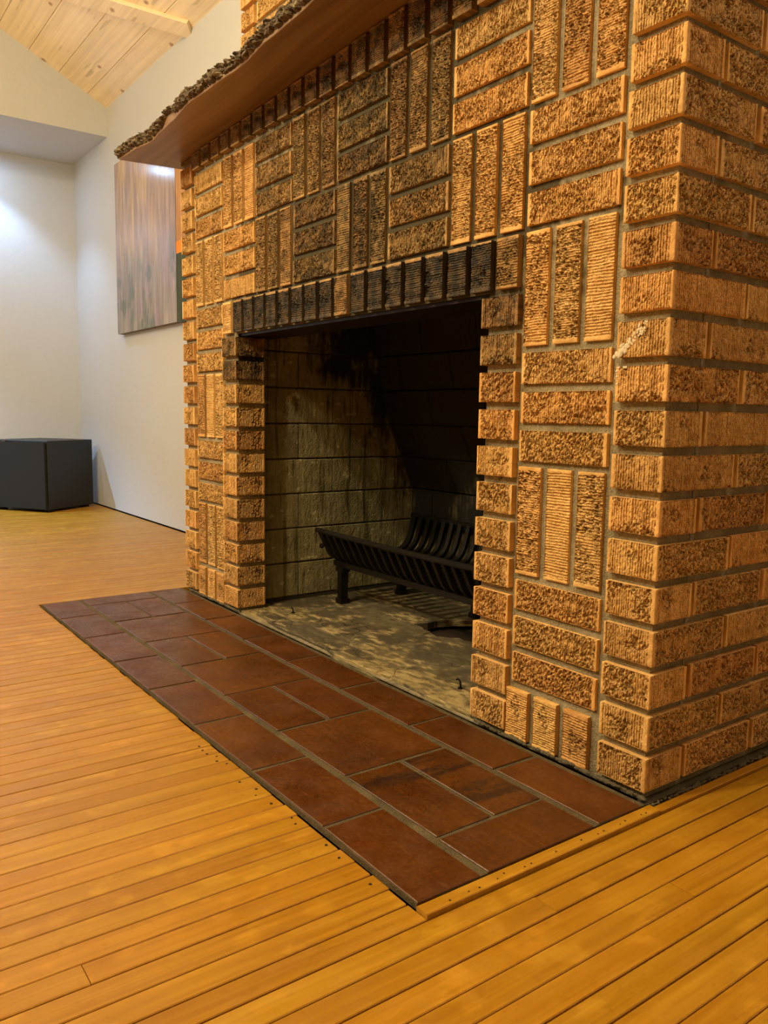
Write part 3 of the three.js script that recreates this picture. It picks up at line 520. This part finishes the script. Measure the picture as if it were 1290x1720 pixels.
// ------------------------------------------------------------------ fire grate
{
  const gr = thing('fire_grate', 'black cast iron fire grate basket with curved bars, standing in the brick firebox', 'grate', [0, 0, 0]);
  const iron = std({ color: 0x262220, roughness: 0.42, metalness: 0.6, bumpMap: rep(sandBump, 8, 8), bumpScale: 0.0015 });
  const path = [[0.236, -0.268], [0.228, -0.272], [0.19, -0.292], [0.162, -0.308], [0.150, -0.33], [0.148, -0.36], [0.148, -0.42], [0.148, -0.50], [0.150, -0.555], [0.160, -0.592], [0.185, -0.615], [0.22, -0.628], [0.262, -0.640]];
  const bar = wd => { const cv = new THREE.CatmullRomCurve3(path.map(([y, z]) => new THREE.Vector3(0, y, z))), N = 30, P = [], I = [], UV = [];
    for (let i = 0; i <= N; i++) { const t = i / N, c = cv.getPoint(t), tg = cv.getTangent(t), ny = -tg.z, nz = tg.y, th = 0.0065; const s = ny > 0 ? 1 : -1;
      for (const [a, b] of [[-1, -1], [1, -1], [1, 1], [-1, 1]]) { P.push(a * wd / 2 * (b > 0 ? 1 : 0.72), c.y + b * th * ny, c.z + b * th * nz); UV.push(t * 0.5, a * 0.01); } }
    for (let i = 0; i < N; i++) for (let q = 0; q < 4; q++) { const a = i * 4 + q, b = i * 4 + (q + 1) % 4; I.push(a, b, b + 4, a, b + 4, a + 4); }
    I.push(0, 2, 1, 0, 3, 2, N * 4, N * 4 + 1, N * 4 + 2, N * 4, N * 4 + 2, N * 4 + 3);
    const g = new THREE.BufferGeometry(); g.setAttribute('position', new THREE.Float32BufferAttribute(P, 3)); g.setAttribute('uv', new THREE.Float32BufferAttribute(UV, 2)); g.setIndex(I); const f = g.toNonIndexed(); f.computeVertexNormals(); return f; };
  const bg = bar(0.0165), eg = bar(0.024); const ironD = iron.clone(); ironD.side = THREE.DoubleSide;
  const xs = []; for (let k = 0; k < 26; k++) xs.push(-1.402 + k * 0.0392);
  xs.forEach((x, k) => { const o = mesh('bar', k === 0 || k === 25 ? eg : bg, ironD, gr); o.position.x = x; });
  const rail = (pts, rad, sy) => { const g = new THREE.TubeGeometry(new THREE.CatmullRomCurve3(pts.map(p => new THREE.Vector3(...p))), 40, rad, 8); return g; };
  mesh('rail', rail([[-1.428, 0.240, -0.268], [-1.0, 0.236, -0.266], [-0.6, 0.238, -0.266], [-0.41, 0.241, -0.268]], 0.0085), iron, gr);
  mesh('rail', rail([[-1.42, 0.266, -0.642], [-0.9, 0.262, -0.642], [-0.41, 0.266, -0.642]], 0.0085), iron, gr);
  for (const z of [-0.33, -0.56]) mesh('crossbar', box(-1.412, 0.126, z - 0.009, -0.412, 0.143, z + 0.009), iron, gr);
  const legG = mergeGeometries([box(-0.012, 0.011, -0.012, 0.012, 0.128, 0.012), box(-0.016, 0.011, -0.016, 0.016, 0.026, 0.016), box(-0.018, 0.112, -0.015, 0.018, 0.128, 0.015), box(0.004, 0.011, 0.008, 0.013, 0.128, 0.0145)]);
  for (const [x, z] of [[-1.368, -0.328], [-0.45, -0.328], [-1.368, -0.56], [-0.45, -0.56]]) { const o = mesh('leg', legG, iron, gr); o.position.set(x, 0, z); }
  { const o = mesh('leg', legG, iron, gr); o.position.set(-1.0, 0, -0.56); }
  for (const x of [-1.418, -0.402]) { const g = new THREE.SphereGeometry(0.0085, 12, 8); g.translate(x, 0.19, -0.281); mesh('knob', g, iron, gr); }
}
// two bent iron pins sticking out of the concrete
{
  const iron = std({ color: 0x15110e, roughness: 0.6, metalness: 0.5 });
  const pin = (x, z, s, label) => { const t = thing('iron_pin', label, 'pin', [x, 0.0095, z]);
    mesh('stem', new THREE.TubeGeometry(new THREE.CatmullRomCurve3([[0, -0.004, 0], [0.001, 0.010, 0], [-0.001, 0.018, 0], [-0.006, 0.022, 0.002], [-0.009, 0.019, 0.003]].map(p => new THREE.Vector3(p[0] * s, p[1] * s, p[2] * s))), 16, 0.0022, 7), iron, t);
    const b = new THREE.CylinderGeometry(0.005, 0.006, 0.003, 10); b.translate(0, 0.002, 0); mesh('base', b, iron, t); };
  pin(-1.337, -0.131, 0.75, 'short bent iron pin in the firebox floor near the left jamb');
  pin(-0.552, -0.103, 1, 'bent iron pin in the firebox floor near the right jamb');
}

// ------------------------------------------------------------------ paintings on the grey wall
{
  const art = tex(512, 768, (i, j) => {
    const u = i / 512, w = j / 768;                   // w = 0 bottom
    const st = fbm(u * 34, w * 5, 11, 4), bl = fbm(u * 5, w * 5, 21, 4), dr = fbm(u * 60, w * 9, 31, 4), up = sstep(0.28, 0.60, w + (bl - 0.5) * 0.35);
    let c = [mix(0.47, 0.55, up), mix(0.43, 0.45, up), mix(0.40, 0.34, up)];
    const mauve = sstep(0.45, 0.65, fbm(u * 7, w * 4, 41, 4)) * sstep(0.75, 0.3, w) * 0.7; c = [mix(c[0], 0.50, mauve), mix(c[1], 0.41, mauve), mix(c[2], 0.46, mauve)];
    const gold = sstep(0.52, 0.68, fbm(u * 9 + 4, w * 2.2, 51, 4)) * sstep(0.25, 0.6, w) * 0.7; c = [mix(c[0], 0.66, gold), mix(c[1], 0.53, gold), mix(c[2], 0.28, gold)];
    const gr = sstep(0.55, 0.7, fbm(u * 12, w * 7, 61, 4)) * sstep(0.55, 0.2, w) * 0.75; c = [mix(c[0], 0.27, gr), mix(c[1], 0.30, gr), mix(c[2], 0.24, gr)];
    const t = (st - 0.5) * 0.24 + (dr - 0.5) * 0.16; return c.map(v => v * 1.1 + t + 0.02);
  }, true, false);
  const art2 = tex(128, 384, (i, j) => {
    const u = i / 128, w = j / 384, n = (fbm(u * 20, w * 10, 71, 4) - 0.5) * 0.16;
    if (w > 0.405) return [0.70 + n, 0.52 + n, 0.33 + n]; if (w > 0.345) return [0.98, 0.56 + n * 0.5, 0.06]; return [0.20 + n, 0.235 + n, 0.115 + n];
  }, true, false);
  const gloss = (mp, ro) => new THREE.MeshPhysicalMaterial({ map: mp, roughness: ro, bumpMap: mp, bumpScale: 0.0012, clearcoat: 0.6, clearcoatRoughness: 0.18 });
  const edge = std({ color: 0x6b6154, roughness: 0.7 });
  const canvas = (name, label, x0, x1, y0, y1, z1, mp, ro) => {
    const t = thing(name, label, 'painting', [(x0 + x1) / 2, y0, ZW]);
    const g = new THREE.PlaneGeometry(x1 - x0, y1 - y0, 60, 80); g.translate(0, (y1 - y0) / 2, z1); const o = mesh('canvas', g, ro < 0.5 ? gloss(mp, ro) : std({ map: mp, roughness: 0.7 }), t);
    mesh('frame', box((x0 - x1) / 2, 0, 0.001, (x1 - x0) / 2, y1 - y0, z1 - 0.0008), edge, t); };
  canvas('painting', 'glossy abstract canvas of mauve, ochre and grey streaks, left of the orange striped one', -3.935, -3.065, 1.028, 1.945, 0.034, art, 0.48);
  canvas('painting', 'canvas half hidden by the bricks, tan above an orange stripe and dark green', -3.060, -2.45, 1.024, 1.945, 0.034, art2, 0.7);
}

// ------------------------------------------------------------------ loudspeaker box in the alcove corner
{
  const s = thing('speaker', 'low black box loudspeaker on the wood floor in the pale alcove corner', 'speaker', [-4.214, 0, -0.126]);
  s.rotation.y = Math.atan2(-0.50, 0.86) + Math.PI;   // local x along the front to the left, local -z = back
  const dirF = new THREE.Vector3(-0.82, 0, 0.572), dirS = new THREE.Vector3(-0.50, 0, -0.866).normalize(), fx = dirF.clone().normalize();
  s.rotation.y = 0;
  const Wd = 0.40, D = 0.41, Ht = 0.405, y0 = 0.014;
  const m4 = new THREE.Matrix4().makeBasis(fx, new THREE.Vector3(0, 1, 0), new THREE.Vector3().crossVectors(fx, new THREE.Vector3(0, 1, 0)).multiplyScalar(1));
  const back = new THREE.Vector3().crossVectors(fx, new THREE.Vector3(0, 1, 0)); const sg = back.dot(dirS) > 0 ? 1 : -1;
  const loc = (x0, ya, z0, x1, yb, z1) => { const za = sg * z0, zb = sg * z1; const g = box(Math.min(x0, x1), ya, Math.min(za, zb), Math.max(x0, x1), yb, Math.max(za, zb)); g.applyMatrix4(m4); return g; };
  const vinyl = std({ color: 0x17181b, roughness: 0.45, bumpMap: rep(sandBump, 10, 10), bumpScale: 0.0003 });
  const cloth = std({ color: 0x191713, roughness: 0.95, bumpMap: rep(sandBump, 14, 14), bumpScale: 0.0008 });
  const bev = new THREE.Shape([[0, 0], [Wd, 0], [Wd, D - 0.018], [0, D - 0.018]].map(p => new THREE.Vector2(p[0], p[1])));
  const cab = new THREE.ExtrudeGeometry(bev, { depth: Ht - 0.008, bevelEnabled: true, bevelSize: 0.004, bevelOffset: -0.004, bevelThickness: 0.004, bevelSegments: 2 });
  // shape (x, depth) -> local
  { const p = cab.attributes.position; for (let i = 0; i < p.count; i++) { const x = p.getX(i), d = p.getY(i), y = p.getZ(i); p.setXYZ(i, x, y + y0 + 0.004, sg * (d + 0.018)); } if (sg > 0) { /* keep winding */ const ix = cab.index; if (!ix) { const a = cab.attributes.position.array; for (let t = 0; t < a.length; t += 9) for (let q = 0; q < 3; q++) { const tmp = a[t + 3 + q]; a[t + 3 + q] = a[t + 6 + q]; a[t + 6 + q] = tmp; } } } cab.computeVertexNormals(); planar(cab); cab.applyMatrix4(m4); }
  const vd = vinyl.clone(); vd.side = THREE.DoubleSide;
  mesh('cabinet', cab, vd, s);
  const grille = mesh('grille', loc(0.006, y0 + 0.006, 0.0, Wd - 0.006, y0 + Ht - 0.012, 0.016), cloth, s); grille.userData.label = 'dark cloth grille';
  mesh('badge', loc(0.285, y0 + Ht - 0.012, -0.001, 0.315, y0 + Ht - 0.003, 0.012), std({ color: 0x3a2c20, roughness: 0.5 }), s);
  for (const [x, z] of [[0.03, 0.05], [Wd - 0.03, 0.05], [0.03, D - 0.05], [Wd - 0.03, D - 0.05]]) mesh('foot', loc(x - 0.02, 0.0005, z - 0.02, x + 0.02, y0 + 0.001, z + 0.02), std({ color: 0x0c0c0c }), s);
}

// ------------------------------------------------------------------ lamps (outside the picture; they light it)
PENDANTS.forEach((L, n) => {
  const t = thing(L.floor ? 'floor_lamp' : 'pendant_lamp', ['floor lamp with a frosted globe standing on the wood floor left of the hearth', 'small frosted globe pendant lamp hanging nearer the fireplace', 'small frosted globe pendant lamp hanging farther from the fireplace', 'frosted globe pendant lamp with whiter light beyond the brick corner'][n], 'lamp', L.p);
  const g = mesh('globe', new THREE.SphereGeometry(L.r, 24, 16), new THREE.MeshStandardMaterial({ color: 0xfff0d8, emissive: WARM, emissiveIntensity: 2 }), t); g.castShadow = false;
  if (L.floor) {
    const c = new THREE.CylinderGeometry(0.011, 0.011, L.p[1] - L.r + 0.004, 12); c.translate(0, -L.r - (L.p[1] - L.r + 0.004) / 2 + 0.006, 0); mesh('pole', c, std({ color: 0x30291f, roughness: 0.4, metalness: 0.7 }), t);
    const b = new THREE.LatheGeometry([[0, 0.02], [0.02, 0.02], [0.03, 0.012], [0.13, 0.008], [0.135, 0], [0, 0]].map(p => new THREE.Vector2(...p)), 32); b.translate(0, -L.p[1] + 0.001, 0); mesh('base', b, std({ color: 0x30291f, roughness: 0.4, metalness: 0.7 }), t);
  } else mesh('cord', (() => { const h = ceilY(L.p[2]) - L.p[1] - L.r + 0.004; const c = new THREE.CylinderGeometry(0.004, 0.004, h, 8); c.translate(0, L.r + h / 2 - 0.002, 0); return c; })(), std({ color: 0x222222 }), t);
  const lc = L.c ? new THREE.Color().setRGB(...L.c) : WARM; g.material.emissive = lc;
  const pl = new THREE.PointLight(lc, L.i, 0, 2); pl.castShadow = true; pl.shadow.radius = L.r / 0.02; t.add(pl); pl.name = 'bulb';
});
DOWNLIGHTS.forEach((L, n) => {
  const t = thing('downlight', ['round recessed downlight in the soffit over the black speaker', 'round recessed downlight further along the soffit', 'round downlight in the pine ceiling left of the chimney', 'added round downlight beyond the brick corner, brightening the chimney side'][n], 'lamp', L.p);
  const ring = new THREE.LatheGeometry([[0.046, 0.002], [0.06, 0.001], [0.062, -0.002], [0.056, -0.005], [0.045, -0.004], [0.046, 0.002]].map(p => new THREE.Vector2(...p)), 28); mesh('trim_ring', ring, std({ color: 0xeeeeee, roughness: 0.4 }), t);
  const d = new THREE.CircleGeometry(0.045, 24); d.rotateX(Math.PI / 2); mesh('diffuser', d, new THREE.MeshStandardMaterial({ color: 0xffffff, emissive: L.c, emissiveIntensity: n < 2 ? 150 : 8 }), t).castShadow = false;
  const sl = new THREE.SpotLight(L.c, L.i, 0, L.ang, L.pen, 2); sl.position.set(0, -0.012, 0); sl.target.position.set(L.to[0] - L.p[0], L.to[1] - L.p[1], L.to[2] - L.p[2]); sl.castShadow = true; sl.shadow.radius = 2; t.add(sl); t.add(sl.target); sl.name = 'bulb'; sl.target.name = 'aim';
});

renderer.render(scene, camera);
